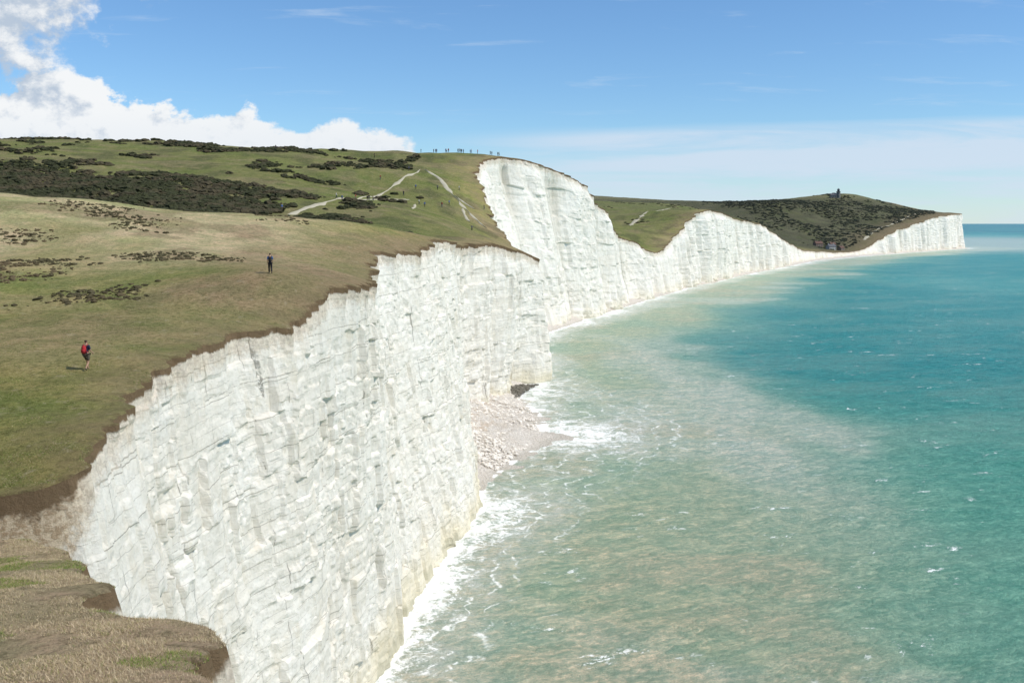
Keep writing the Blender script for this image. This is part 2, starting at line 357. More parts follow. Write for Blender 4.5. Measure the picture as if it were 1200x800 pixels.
land=grid_mesh('grassland',np.stack([Xl,Yl,Zl],-1),{'tint':C,'edge':s/(1+.006*np.abs(ys[:,None]))+0.},True,LAND,flip=True)
land['kind']='structure'
# ------------------------------------------------------------ beach
NB=70;tb=np.linspace(0,1,NB)
bw=ip(BW,ys)*(1+.14*fbm(ys/9,0*ys,2,3))
h0=np.interp(ys,[-15,160,170,190,215,238,262,290,480,900,3300],[-.6,-.6,.6,5.,6.,4.2,2.2,.6,1.,1.2,2])
xs0=cb-5.
Xb=xs0[:,None]+(bw+8)[:,None]*tb[None]
q=np.clip((Xb-cb[:,None])/np.maximum(bw[:,None],.3),-2,3)
Zb=np.where(q<1,h0[:,None]*np.clip(1-q,0,1.7)**1.3,-(q-1)*.5)
Zb+=(fbm(Xb/4.,ys[:,None]/4.,3,5)*.8+fbm(Xb/1.,ys[:,None]/1.,9,2)*.2)*np.clip(h0[:,None]/3,.0,1)*np.clip(1.3-q,.15,1)
Zb=np.where(h0[:,None]<0,np.minimum(Zb,-.4),Zb)
Zb=np.maximum(Zb,-.8)
beach=grid_mesh('beach',np.stack([Xb,np.repeat(ys[:,None],NB,1),Zb],-1),{},True,BEACH)
beach['kind']='structure'
# ------------------------------------------------------------ sea
y2=[-60.]
while y2[-1]<220000: y2.append(y2[-1]+max(.35,.0055*y2[-1]))
y2=np.array(y2)
Wl=ip(BASE,y2)+ip(BW,y2)
Sr=3.0*(np.abs(y2)+120)
kk=4.2
tr=(np.exp(kk*np.linspace(0,1,250))-1)/(math.exp(kk)-1)
tl=-np.array([2.4,1.2,.6,.3,.15,.08,.04,.02,.01])
q=np.concatenate([tl,tr])[None]*Sr[:,None]
Xs=Wl[:,None]+q;Ys=np.repeat(y2[:,None],q.shape[1],1)
dd=q/np.sqrt(1+(.45*sstep(Ys,410,600))**2)
nS=fbm(Xs/60,Ys/90,2,4);nS2=fbm(Xs/18,Ys/30,6,4);nS3=fbm(Xs/400,Ys/700,9,3)
Cs=np.zeros(Xs.shape+(3,))+np.array([.032,.30,.285])
Cs=mixa(Cs,(.012,.175,.205),sstep(Ys,1200,6000))
bound=np.interp(Ys,[0,100,160,230,300,400,600,900,1500,3000],[68,72,76,80,74,72,85,85,95,130])*(1+.32*nS)
turb=1-sstep(dd,bound*.4,bound*1.5)
Cs=mixa(Cs,(.165,.46,.325),(1-sstep(Ys,130,330))*.85)
Cs=mixa(Cs,(.34,.535,.375),turb*.85)
Cs=mixa(Cs,(.53,.565,.375),sstep(bound*.8-dd,-18,28)*(.82+.4*nS2).clip(0,1))
Cs=mixa(Cs,(.63,.625,.46),sstep(18-dd+10*nS2,-4,16)*.8)
milk=sstep(fbm(Xs/38,Ys/26,61,4),.0,.5)*(1-sstep(dd,bound*.8,bound*1.1))
Cs=mixa(Cs,(.68,.69,.55),milk*.6)
sand=sstep(fbm(Xs/28,Ys/18,71,4),.05,.45)*(1-sstep(dd,bound*.6,bound*.9))
Cs=mixa(Cs,(.61,.55,.37),sand*.6)
plume=np.exp(-((dd-.72*bound-12*nS2)/14)**2)*sstep(Ys,120,200)*(1-sstep(Ys,330,450))
Cs=mixa(Cs,(.70,.695,.565),plume*.8)
Cs=mixa(Cs,(.52,.57,.50),sstep(Ys,1350,1900)*(1-sstep(Ys,3300,4600))*(1-sstep(dd,500,2000))*.85)
Cs=mixa(Cs,(.10,.42,.37),sstep(nS3,.1,.5)*sstep(Ys,350,700)*.4)
fo=np.interp(Ys,[0,120,150,175,215,250,275,300,400,480,600,900,3000],[13,14,21,36,44,40,26,20,20,24,20,22,24])
foam=np.clip(1.0-dd/fo,0,1)**1.1
foam=(foam*(.95+.5*nS2)).clip(0,1.)
foam=np.maximum(foam,np.clip(1.35-dd/(1.8+1.4*nS2).clip(.3),0,1.25))
Zs=(fbm(Xs/5,Ys/3.5,1,3)*.16+fbm(Xs/16,Ys/9,3,2)*.14)*(1-sstep(Ys,250,600))
sea=grid_mesh('sea',np.stack([Xs,Ys,Zs],-1),{'tint':Cs,'foam':foam,'offshore':dd},True,SEA)
sea['kind']='structure'
# ------------------------------------------------------------ paths
def ribbon(pts,w,name='path'):
    pts=np.array(pts,float);L=np.concatenate([[0],np.cumsum(np.hypot(*np.diff(pts,axis=0).T))])
    m=int(L[-1]/.8)+2;q=np.linspace(0,L[-1],m)
    px=np.interp(q,L,pts[:,0]);py=np.interp(q,L,pts[:,1])
    px=np.convolve(np.pad(px,7,'edge'),np.ones(15)/15,'valid');py=np.convolve(np.pad(py,7,'edge'),np.ones(15)/15,'valid')
    px+=fbm(q/9,0*q,4,3)*.35
    dx,dy=np.gradient(px),np.gradient(py);ln=np.hypot(dx,dy)+1e-6;ox,oy=-dy/ln,dx/ln
    ww=w*(.6+.9*fbm(q/5,0*q+7,1,3));ww=np.clip(ww,.15*w,None)*np.clip(np.minimum(q,L[-1]-q)/5,.1,1)
    a=np.linspace(-1,1,7)[None]
    X=px[:,None]+ox[:,None]*ww[:,None]*a;Y=py[:,None]+oy[:,None]*ww[:,None]*a
    Z=terrain(X,Y)+.25-.24*np.abs(a)**3
    o=grid_mesh(name,np.stack([X,Y,Z],-1),{},True,PATH);o['kind']='structure'
PA=[(-58,256),(-53,282),(-48,305),(-44,330),(-39,356),(-34,378)]
ribbon(PA,.75)
ribbon([(-34,378),(-27,372),(-22,356),(-16,340),(-11,330),(-8,322)],.7)
ribbon([(-17,342),(-16,332),(-13,322)],.5)
ribbon([(-21,354),(-18,350),(-12,345)],.45)
ribbon([(-30,298),(-30.5,320)],.35)
ribbon([(-48,303),(-40,318),(-33,330)],.25)
ribbon([(86,735),(98,768),(112,805),(135,850),(156,910)],1.4)
ribbon([(520,1480),(570,1560),(640,1650),(700,1740)],2.)
# ------------------------------------------------------------ scatter
def ico(sub):
    import bmesh
    bm=bmesh.new();bmesh.ops.create_icosphere(bm,subdivisions=sub,radius=1)
    V=np.array([v.co[:] for v in bm.verts]);F=np.array([[v.index for v in f.verts] for f in bm.faces]);bm.free();return V,F
def scatter(name,cx,cy,cz,r,hr,sub,jit,mat,seed=0,attrs=None):
    V,F=ico(sub);N=len(cx);rg=np.random.default_rng(seed)
    R=1+jit*(rg.random((N,len(V)))-.5)*2
    ang=rg.random(N)*6.28;sx=.7+.6*rg.random(N)
    vx=V[None,:,0]*R*r[:,None]*sx[:,None];vy=V[None,:,1]*R*r[:,None];vz=V[None,:,2]*R*(r*hr)[:,None]
    X=vx*np.cos(ang)[:,None]-vy*np.sin(ang)[:,None]+cx[:,None];Y=vx*np.sin(ang)[:,None]+vy*np.cos(ang)[:,None]+cy[:,None]
    Z=vz+cz[:,None]
    FF=(F[None]+(np.arange(N)*len(V))[:,None,None]).reshape(-1,3)
    return tri_mesh(name,np.stack([X,Y,Z],-1).reshape(-1,3),FF,{},False,mat)
GS=mat_scrub('gorse_leaves',(.022,.025,.013),(.075,.08,.036),(.105,.082,.05))
GS3=mat_scrub('cloud_shaded_scrub_leaves',(.020,.025,.017),(.040,.048,.030),(.05,.05,.035))  # headland scrub in darker greens that carry the painted cloud shade
GS2=mat_scrub('heath_leaves',(.06,.052,.03),(.15,.13,.065),(.17,.125,.07))
def pick(n,ymin,ymax,amin,amax,fn,rg):
    y=ymin+(ymax-ymin)*rg.random(n);a=amin+(amax-amin)*rg.random(n);x=a*y;m=fn(x,y,a);return x[m],y[m]
rg=np.random.default_rng(3)
pay=np.array([q_[1] for q_ in PA],float);pax=np.array([q_[0] for q_ in PA],float)
def f1(x,y,a):
    nz=fbm(x/22,y/14,4,5)+.3*fbm(x/5,y/5,44,2)
    dens=sstep(y,190,208)*(1-sstep(y,305,352))*(1-sstep(a,-.31,-.17))*1.95-.12
    dens=np.maximum(dens,sstep(y,372,392)*(1-sstep(y,405,420))*(1-sstep(a,-.20,-.12))*.6)
    dens=np.maximum(dens,(1-sstep(a,-.46,-.34))*sstep(y,330,350)*.75)
    return (nz>(.66-dens*.85)+.25*(np.random.default_rng(1).random(len(x))-.5))&(np.abs(x-np.interp(y,pay,pax))>3.5)
x,y=pick(24000,186,430,-.62,-.09,f1,rg)
r=.45+1.2*rg.random(len(x))**2.3
o=scatter('gorse_scrub',x,y,terrain(x,y)+r*.08,r,.55,2,.34,GS,1);o['kind']='stuff'
def f2(x,y,a): return (fbm(x/11,y/10,14,5)>.38+.35*(np.random.default_rng(2).random(len(x))-.3))&(x<ip(TOP,y)-12)&(a<-.20)
x,y=pick(18000,75,185,-.6,-.2,f2,rg);r=.08+.28*rg.random(len(x))**2
o=scatter('low_heath_scrub',x,y,terrain(x,y)+.03,r,.5,1,.35,GS2,2);o['kind']='stuff'
def f3(x,y,a): return (fbm(x/60,y/90,24,5)>-.1+.5*(np.random.default_rng(4).random(len(x))-.5))&(x<ip(TOP,y)-25)
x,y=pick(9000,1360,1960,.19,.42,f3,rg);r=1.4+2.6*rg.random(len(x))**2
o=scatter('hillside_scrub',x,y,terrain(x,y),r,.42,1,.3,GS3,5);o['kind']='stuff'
def f4(x,y,a): return (fbm(x/40,y/50,34,4)>.42)&(x<ip(TOP,y)-25)
x,y=pick(2500,650,1250,.02,.3,f4,rg);r=.8+1.3*rg.random(len(x))
o=scatter('hillside_scrub',x,y,terrain(x,y),r,.45,1,.3,GS,6);o['kind']='stuff'
RUB=plain('chalk_boulder',(.81,.745,.655),.95,.18,1.)
DARK=plain('wet_weedy_rock',(.16,.145,.115),.8,.4,1.)
N=7500;y=178+80*rg.random(N);b=ip(BASE,y);w=ip(BW,y);tq=rg.random(N)**1.*1.0-.1;x=b+w*tq
hh=np.interp(y,[165,190,215,238,262,290],[.8,5.,6.,4.2,2.2,.6])*np.clip(1-tq,0,1.2)**1.3
hh+=fbm(x/4.,y/4.,3,5)*.8*np.clip(hh/3,0,1)
keep=fbm(x/5,y/5,91,3)>-.25-.6*(rg.random(N)<.3)
x,y,hh=x[keep],y[keep],hh[keep];N=len(x)
r=.05+.40*rg.random(N)**8+.09*rg.random(N)
o=scatter('chalk_rubble',x,y,hh+.03,r,.7,1,.28,RUB,8);o['kind']='stuff'
N=600;y=300+900*rg.random(N)**1.2;b=ip(BASE,y);w=np.maximum(ip(BW,y),2);x=b+w*(.15+.9*rg.random(N))
r=(.10+.30*rg.random(N)**3)*np.clip(y/250,.7,2.5);o=scatter('foot_of_cliff_rubble',x,y,np.full(N,.05),r,.6,1,.28,RUB,9);o['kind']='stuff'
N=380;y=244+30*rg.random(N);b=ip(BASE,y);x=b+1.5+5.5*rg.random(N);r=.2+.5*rg.random(N)**2
o=scatter('dark_wet_rocks',x,y,np.full(N,.5),r,.6,1,.3,DARK,10);o['kind']='stuff'
# grass near the viewpoint
N=300000
y=11+25*rg.random(N)**.9;e=edge_x(y)
x=e+.04-(rg.random(N)**1.05)*np.clip(.52*y+ e+2,3,16)
keep=(fbm(x/1.3,y/1.3,3,3)>-.5)&(x>-.56*y-1);x,y=x[keep],y[keep]
N2=110000;yb=39.4+45*rg.random(N2)**1.3;eb=edge_x(yb);xb2=eb-.1-rg.random(N2)*np.clip(.54*yb+eb+1,2,26)
kb=fbm(xb2/1.6,yb/1.6,3,3)>-.1;x=np.concatenate([x,xb2[kb]]);y=np.concatenate([y,yb[kb]])
z=terrain(x,y)-.02-.10*np.exp(-(edge_x(y)-x).clip(0)/.10);N=len(x)
hgt=(.026+.045*rg.random(N)**2)*(1+.5*fbm(x/1.2,y/1.2,8,2)).clip(.4,1.6);wd=.0035+.0055*rg.random(N)
wd=wd*np.clip(y/20,1,2.4);an=rg.random(N)*6.28;le=1.1*hgt;la=rg.normal(2.6,1.5,N)
V=np.stack([np.stack([x-wd*np.cos(an),y-wd*np.sin(an),z],-1),np.stack([x+wd*np.cos(an),y+wd*np.sin(an),z],-1),np.stack([x+le*np.cos(la),y+le*np.sin(la),z+hgt],-1)],1)
pal=np.array([(.48,.38,.235),(.36,.28,.165),(.27,.26,.09),(.58,.48,.31),(.15,.22,.042)])
gm=np.maximum(sstep(fbm(x/2.4,y/.9,19,3),.30,.47),sstep(y,37,38)*.9)
ch=np.where(rg.random(N)<gm*.9,rg.choice([2,4],N),rg.choice(5,N,p=[.38,.33,.07,.20,.02]))
ci=pal[ch]*(.8+.4*rg.random((N,1)))
o=tri_mesh('dry_grass',V.reshape(-1,3),np.arange(N*3).reshape(-1,3),{'tint':np.repeat(ci,3,0)},False,mat_grass());o['kind']='stuff'
# ------------------------------------------------------------ people
import bmesh
def skin(name,verts,edges,rad,sub=1,root=0,mat=None):
    me=bpy.data.meshes.new(name+'_cage');me.from_pydata(verts,edges,[]);me.update()
    ob=bpy.data.objects.new('tmp',me);col.objects.link(ob)
    m=ob.modifiers.new('s','SKIN')
    if not me.skin_vertices: 
        bm=bmesh.new();bm.from_mesh(me);bm.verts.layers.skin.verify();bm.to_mesh(me);bm.free()
    sv=me.skin_vertices[0].data
    for i,r in enumerate(rad):
        sv[i].radius=(r,r) if not isinstance(r,tuple) else r
        sv[i].use_root=(i==root)
    m.use_smooth_shade=True
    if sub:
        q=ob.modifiers.new('b','SUBSURF');q.levels=sub;q.render_levels=sub
    dg=bpy.context.evaluated_depsgraph_get();dg.update()
    out=bpy.data.meshes.new_from_object(ob.evaluated_get(dg));out.name=name
    bpy.data.objects.remove(ob);bpy.data.meshes.remove(me)
    if mat:
        out.materials.clear();out.materials.append(mat)
    return out
SKIN=plain('skin',(.45,.27,.18),.6,.1);HAIR=plain('brown_hair',(.05,.03,.02),.7,.3,20)
def joints(pose):
    J={'pel':(0,0,.95),'sp':(0,0,1.10),'ch':(0,.01,1.28),'uc':(0,0,1.42),'nk':(0,.01,1.51),'hb':(0,.03,1.575),'hm':(0,.025,1.65),'ht':(0,.015,1.725)}
    if pose=='walk':
        J.update(sl=(-.17,0,1.415),el=(-.235,-.10,1.15),wl=(-.235,.06,.95),pl=(-.232,.11,.88),
                 sr=(.17,0,1.415),er=(.235,.05,1.14),wr=(.235,.22,1.00),pr=(.23,.28,.95),
                 hl=(-.09,0,.90),kl=(-.095,.17,.51),al=(-.095,.22,.09),tl=(-.10,.38,.04),
                 hr=(.09,0,.90),kr=(.095,.02,.48),ar=(.095,-.27,.15),tr=(.10,-.17,.03))
    else:
        J.update(sl=(-.17,0,1.415),el=(-.24,-.03,1.13),wl=(-.25,.03,.89),pl=(-.25,.05,.81),
                 sr=(.17,0,1.415),er=(.24,-.03,1.13),wr=(.25,.03,.89),pr=(.25,.05,.81),
                 hl=(-.09,0,.90),kl=(-.11,.03,.49),al=(-.12,0,.09),tl=(-.14,.15,.035),
                 hr=(.09,0,.90),kr=(.11,.03,.49),ar=(.12,0,.09),tr=(.14,.15,.035))
    return J
RAD={'pel':(.15,.11),'sp':(.125,.095),'ch':(.155,.11),'uc':(.13,.09),'nk':.055,'hb':(.062,.07),'hm':(.078,.095),'ht':(.06,.075),
 'sl':.058,'el':.042,'wl':(.03,.024),'pl':(.018,.04),'sr':.058,'er':.042,'wr':(.03,.024),'pr':(.018,.04),
 'hl':.088,'kl':.056,'al':.038,'tl':(.042,.025),'hr':.088,'kr':.056,'ar':.038,'tr':(.042,.025)}
ED=[('pel','sp'),('sp','ch'),('ch','uc'),('uc','nk'),('nk','hb'),('hb','hm'),('hm','ht'),('uc','sl'),('sl','el'),('el','wl'),('wl','pl'),('uc','sr'),('sr','er'),('er','wr'),('wr','pr'),('pel','hl'),('hl','kl'),('kl','al'),('al','tl'),('pel','hr'),('hr','kr'),('kr','ar'),('ar','tr')]
def sub_skel(J,keys,edges,grow,name,mat,over={}):
    vs=[J[k] for k in keys];ix={k:i for i,k in enumerate(keys)}
    rr=[]
    for kx in keys:
        r=over.get(kx,RAD[kx]) if kx in RAD or kx in over else .05
        rr.append(tuple(a+grow for a in r) if isinstance(r,tuple) else r+grow)
    return skin(name,vs,[(ix[a],ix[b]) for a,b in edges],rr,2,0,mat)
def add_fingers(me,J):
    bm=bmesh.new();bm.from_mesh(me)
    def tube(pts,r0,r1):
        rings=[]
        for i,pt in enumerate(pts):
            r=r0+(r1-r0)*i/(len(pts)-1);dv=(Vector(pts[min(i+1,len(pts)-1)])-Vector(pts[max(i-1,0)])).normalized()
            a=dv.orthogonal().normalized();b=dv.cross(a)
            rings.append([bm.verts.new(Vector(pt)+a*r*math.cos(q*math.pi/3)+b*r*math.sin(q*math.pi/3)) for q in range(6)])
        for i in range(len(rings)-1):
            for q in range(6): bm.faces.new((rings[i][q],rings[i][(q+1)%6],rings[i+1][(q+1)%6],rings[i+1][q]))
        bm.faces.new(rings[-1]);bm.faces.new(rings[0][::-1])
    for sd,w,pp in ((1,'wl','pl'),(-1,'wr','pr')):
        W=Vector(J[w]);Pp=Vector(J[pp]);d=(Pp-W).normalized();f=Vector((0,1,0));f=(f-d*f.dot(d)).normalized();inw=Vector((sd,0,0))
        for i,L in enumerate((.068,.078,.072,.056)):
            b=Pp+d*.0+f*(.028-.019*i)
            tube([b,b+d*L*.45,b+d*L*.75+inw*.014,b+d*L*.92+inw*.035],.0095,.007)
        b=W+d*.03+f*.02
        tube([b,b+f*.025+d*.02+inw*.01,b+f*.032+d*.05+inw*.02],.011,.008)
    def ball(c,r,s=(1,1,1)):
        res=bmesh.ops.create_icosphere(bm,subdivisions=2,radius=r)
        for v in res['verts']: v.co=Vector((v.co.x*s[0]+c[0],v.co.y*s[1]+c[1],v.co.z*s[2]+c[2]))
    hm=J['hm']
    ball((0,hm[1]+.098,hm[2]-.02),.016,(.8,1,1.4))
    for sx in (-1,1):
        ball((sx*.080,hm[1]-.005,hm[2]-.015),.022,(.4,.8,1.3));ball((sx*.03,hm[1]+.083,hm[2]+.005),.011,(1,.6,.7))
    ball((0,hm[1]+.088,hm[2]-.058),.018,(1.3,.5,.35))
    for f in bm.faces:f.smooth=True
    bm.to_mesh(me);bm.free()
def obj(name,me,parent=None,loc=(0,0,0)):
    o=bpy.data.objects.new(name,me);col.objects.link(o);o.location=loc
    if parent:o.parent=parent
    return o
def near_person(loc,rot,pose,shirt,legs,shorts,pack,label,hairc=HAIR):
    J=joints(pose);keys=list(RAD)
    body=sub_skel(J,keys,ED,0,'body',SKIN);add_fingers(body,J)
    root=bpy.data.objects.new('person',None);col.objects.link(root);root.location=loc;root.rotation_euler=(0,0,rot)
    root['label']=label;root['category']='person'
    obj('body',body,root)
    k=['sp','pel','ch','uc','sl','el','sr','er']
    J2=dict(J)
    for s_ in ('l','r'):
        S_,E_=Vector(J['s'+s_]),Vector(J['e'+s_]);J2['e'+s_]=tuple(S_+(E_-S_)*.8)
    J2['pel']=(0,0,.93)
    obj('shirt',sub_skel(J2,k,[('sp','pel'),('sp','ch'),('ch','uc'),('uc','sl'),('sl','el'),('uc','sr'),('sr','er')],.022,'shirt',shirt),root)
    J3=dict(J)
    k=['pel','hl','kl','hr','kr'];e=[('pel','hl'),('hl','kl'),('pel','hr'),('hr','kr')]
    if shorts:
        for s_ in ('l','r'):
            S_,E_=Vector(J['h'+s_]),Vector(J['k'+s_]);J3['k'+s_]=tuple(S_+(E_-S_)*.85)
        obj('shorts',sub_skel(J3,k,e,.024,'shorts',legs,{'kl':.072,'kr':.072}),root)
    else:
        k+=['al','ar'];e+=[('kl','al'),('kr','ar')]
        obj('trousers',sub_skel(J3,k,e,.022,'trousers',legs,{'al':.045,'ar':.045}),root)
    SH=plain('shoe_leather',(.06,.05,.045),.6)
    for s_ in ('l','r'):
        a,b=Vector(J['a'+s_]),Vector(J['t'+s_])
        obj('shoe',skin('shoe',[tuple(a+Vector((0,-.04,-.02))),tuple(a*.5+b*.5+Vector((0,0,-.01))),tuple(b)],[(0,1),(1,2)],[(.05,.05),(.052,.042),(.045,.03)],1,0,SH),root)
    hm=Vector(J['hm'])
    obj('hair',skin('hair',[tuple(hm+Vector((0,-.025,-.04))),tuple(hm+Vector((0,-.022,.03))),tuple(hm+Vector((0,.0,.085)))],[(0,1),(1,2)],[(.078,.075),(.09,.092),(.062,.08)],2,0,hairc),root)
    if pack:
        bm=bmesh.new();bmesh.ops.create_cube(bm,size=1)
        for v in bm.verts:
            v.co=Vector((v.co.x*.30*(1 if v.co.z<0 else .8),v.co.y*.17,v.co.z*.46))+Vector((0,-.215,1.22))
        bmesh.ops.bevel(bm,geom=bm.edges[:],offset=.05,segments=3,affect='EDGES')
        r2=bmesh.ops.create_cube(bm,size=1)
        for v in r2['verts']: v.co=Vector((v.co.x*.2,v.co.y*.06,v.co.z*.2))+Vector((0,-.315,1.14))
        for f in bm.faces:f.smooth=True
        me=bpy.data.meshes.new('backpack');bm.to_mesh(me);bm.free();me.materials.append(pack)
        bp=obj('backpack',me,root)
        for sx in (-1,1):
            pts=[(sx*.10,-.16,1.40),(sx*.11,-.02,1.52),(sx*.11,.13,1.42),(sx*.12,.14,1.22),(sx*.13,-.12,1.05)]
            obj('strap',skin('strap',pts,[(0,1),(1,2),(2,3),(3,4)],[(.028,.01)]*5,1,0,pack),bp)
    return root
def th(x,y): return float(terrain(np.array([x]),np.array([y]))[0])
RED=plain('red_cloth',(.42,.03,.035),.9);NAVY=plain('navy_cloth',(.02,.03,.06),.9);KHA=plain('dark_khaki_cloth',(.10,.085,.06),.9)
BLU=plain('blue_cloth',(.07,.14,.30),.9);WHT=plain('white_cloth',(.7,.7,.68),.9);GRY=plain('grey_cloth',(.15,.15,.16),.9);BLK=plain('black_cloth',(.02,.02,.022),.9)
near_person((-24.4,56.6,th(-24.4,56.6)-.01),math.radians(-12),'walk',NAVY,KHA,True,RED,'walker in dark top and shorts carrying a red backpack on turf')
near_person((-20.6,85,th(-20.6,85)-.01),math.radians(15),'walk',BLU,BLK,False,BLK,'walker in dark blue top and black trousers near the cliff edge')
def small_person_mesh(pose,shirt,legs):
    J=joints(pose)
    keys=list(RAD);ix={k:i for i,k in enumerate(keys)}
    rr=[tuple(a+.014 for a in RAD[k]) if isinstance(RAD[k],tuple) else RAD[k]+.014 for k in keys]
    me=skin('person',[J[k] for k in keys],[(ix[a],ix[b]) for a,b in ED],rr,1,0,None)
    me.materials.clear()
    for m in (legs,shirt,SKIN,HAIR): me.materials.append(m)
    for p in me.polygons:
        c=p.center
        p.material_index=0 if c.z<.97 and abs(c.x)<.2 else (1 if c.z<1.49 and c.z>1.0 else (3 if c.z>1.69 or (c.z>1.6 and c.y<0) else 2))
    return me
variants=[('walk',BLK,NAVY,'walker in black top on the downs'),('stand',RED,GRY,'person in red top standing on the hill'),('walk',WHT,NAVY,'walker in white top on the downs'),('stand',BLU,KHA,'person in blue top standing on the hill'),('walk',GRY,BLK,'walker in grey top on the downs'),('stand',BLK,BLK,'person in black clothes standing on the hill')]
vm_=[(small_person_mesh(a,b,c),l) for a,b,c,l in variants]
yc=np.linspace(340,440,201)
def crest(a):
    tz=terrain(a*yc,yc);i=int(np.argmax((tz-45)/yc));return a*yc[i],yc[i]
spots=[crest(a) for a in (-.090,-.0775,-.0755,-.0745,-.0655,-.0645,-.0628,-.0535,-.0523,-.0507,-.0497,-.0480,-.0412,-.0400,-.034,-.0215,-.0200,-.014,-.0128)]
spots+=[(-38,372),(-49,290),(-51,292),(-46,296),(-42.8,301),(-41.5,300),(-43.6,303),(-26,352),(-21,336),(-28,322),(-30,324),(-46,352),(-9.8,352),(-93,398),(-54.5,400),(-12,300),(-33,345),(-60,262),(-19,362),(-23,330),(-36,334)]
for i,(x,y) in enumerate(spots):
    me,l=vm_[(i*5+i//4)%6]
    o=obj('person',me,None,(x,y,th(x,y)+.03));o.rotation_euler=(0,0,random.uniform(0,6.28));sc_=random.uniform(.95,1.1);o.scale=(sc_,)*3
    o['label']=l;o['category']='person';o['group']='walkers on the hilltop'
# ------------------------------------------------------------ buildings
def box(bm,x0,x1,y0,y1,z0,z1):
    vs=[bm.verts.new(c) for c in ((x0,y0,z0),(x1,y0,z0),(x1,y1,z0),(x0,y1,z0),(x0,y0,z1),(x1,y0,z1),(x1,y1,z1),(x0,y1,z1))]
    for f in ((0,3,2,1),(4,5,6,7),(0,1,5,4),(1,2,6,5),(2,3,7,6),(3,0,4,7)): bm.faces.new([vs[i] for i in f])
def bmobj(name,fn,mat,parent):
    bm=bmesh.new();fn(bm);me=bpy.data.meshes.new(name);bm.to_mesh(me);bm.free();me.materials.append(mat);return obj(name,me,parent)
BRICK=plain('flint_brick',(.22,.17,.135),.9,.25,1.5);REND=plain('weathered_render',(.42,.40,.36),.9,.1);TILE=plain('roof_tile',(.14,.08,.06),.9,.3,2.);SLATE=plain('slate',(.11,.11,.12),.8,.2,2.);GLASS=plain('window_glass',(.03,.04,.05),.15,.1);PAINT=plain('door_paint',(.08,.12,.1),.6);STONE=plain('granite',(.20,.19,.17),.9,.25,1.2)
def cottage(x,y,rot,w,d,h,wm,rm,label):
    root=bpy.data.objects.new('cottage',None);col.objects.link(root);root.location=(x,y,th(x,y)-.6);root.rotation_euler=(0,0,rot);root['label']=label;root['category']='house'
    def walls(bm):
        box(bm,-w/2,w/2,-d/2,d/2,0,h)
        for sx in (-w/2,w/2):
            a=[bm.verts.new(c) for c in ((sx,-d/2,h+.003),(sx,d/2,h+.003),(sx,0,h+d*.42))];bm.faces.new(a)
    bmobj('wall',walls,wm,root)
    def roof(bm):
        r=d*.42;o=.4;q=[]
        for sx in (-w/2-o,w/2+o):
            q.append([bm.verts.new(c) for c in ((sx,-d/2-o,h-.25),(sx,0,h+r+.1),(sx,d/2+o,h-.25),(sx,d/2+o,h-.05),(sx,0,h+r+.35),(sx,-d/2-o,h-.05))])
        for i in range(6): bm.faces.new((q[0][i],q[0][(i+1)%6],q[1][(i+1)%6],q[1][i]))
        bm.faces.new(q[0][::-1]);bm.faces.new(q[1])
    R=bmobj('roof',roof,rm,root)
    for cx in (-w*.38,w*.3): bmobj('chimney',lambda bm:box(bm,cx-.5,cx+.5,-.4,.4,h+d*.3,h+d*.42+1.6),wm,R)
    nwin=max(2,int(w/3.2))
    for i in range(nwin):
        cx=-w/2+(i+.5)*w/nwin
        for zz in (1.4,h*.5+1.2):
            if zz<2 and i==nwin//2:
                bmobj('door',lambda bm:box(bm,cx-.5,cx+.5,-d/2-.06,-d/2-.003,.6,2.7),PAINT,root);continue
            bmobj('window',lambda bm:box(bm,cx-.6,cx+.6,-d/2-.05,-d/2-.003,zz,zz+1.3),GLASS,root)
cottage(446,1398,.5,13,7,5,REND,SLATE,'pale rendered cottage with slate roof above the gap')
cottage(432,1412,.4,12,7,4.6,BRICK,TILE,'brick cottage with tiled roof above the gap')
cottage(462,1404,.7,9,6,3.6,BRICK,TILE,'low brick building at the cliff edge')
cottage(456,1425,.5,10,6.5,4.2,BRICK,TILE,'small brick house with tiled roof')
lx,ly=618,1905
LR=bpy.data.objects.new('lighthouse',None);col.objects.link(LR);LR.location=(lx,ly,th(lx,ly)-.8);LR['label']='squat grey stone lighthouse with low house on the headland hill';LR['category']='lighthouse'
def cyl(bm,r0,r1,z0,z1,n=24,cx=0,cy=0):
    a=[bm.verts.new((cx+r0*math.cos(i*2*math.pi/n),cy+r0*math.sin(i*2*math.pi/n),z0)) for i in range(n)]
    b=[bm.verts.new((cx+r1*math.cos(i*2*math.pi/n),cy+r1*math.sin(i*2*math.pi/n),z1)) for i in range(n)]
    for i in range(n): bm.faces.new((a[i],a[(i+1)%n],b[(i+1)%n],b[i]))
    bm.faces.new(a[::-1]);bm.faces.new(b)
bmobj('tower',lambda bm:(cyl(bm,4.2,3.6,0,12),cyl(bm,4.5,4.5,12.003,12.7)),STONE,LR)
bmobj('lantern',lambda bm:cyl(bm,2.4,2.4,12.71,16),GLASS,LR)
bmobj('dome',lambda bm:(cyl(bm,2.9,2.0,16.003,17.2),cyl(bm,2.0,.3,17.203,18.3),cyl(bm,.15,.1,18.31,20,8)),SLATE,LR)
bmobj('house_wing',lambda bm:box(bm,-15,-4.3,-4,4,0,6),STONE,LR)
def wr(bm):
    q=[[bm.verts.new(c) for c in ((sx,-4.5,5.9),(sx,0,9),(sx,4.5,5.9))] for sx in (-15.4,-4.0)]
    bm.faces.new(q[0][::-1]);bm.faces.new(q[1])
    for i in range(3): bm.faces.new((q[0][i],q[0][(i+1)%3],q[1][(i+1)%3],q[1][i]))
bmobj('roof',wr,SLATE,LR)
for i in range(3):
    cx=-13+i*3.2;bmobj('window',lambda bm:box(bm,cx-.6,cx+.6,-4.08,-4.004,2,3.8),GLASS,LR)
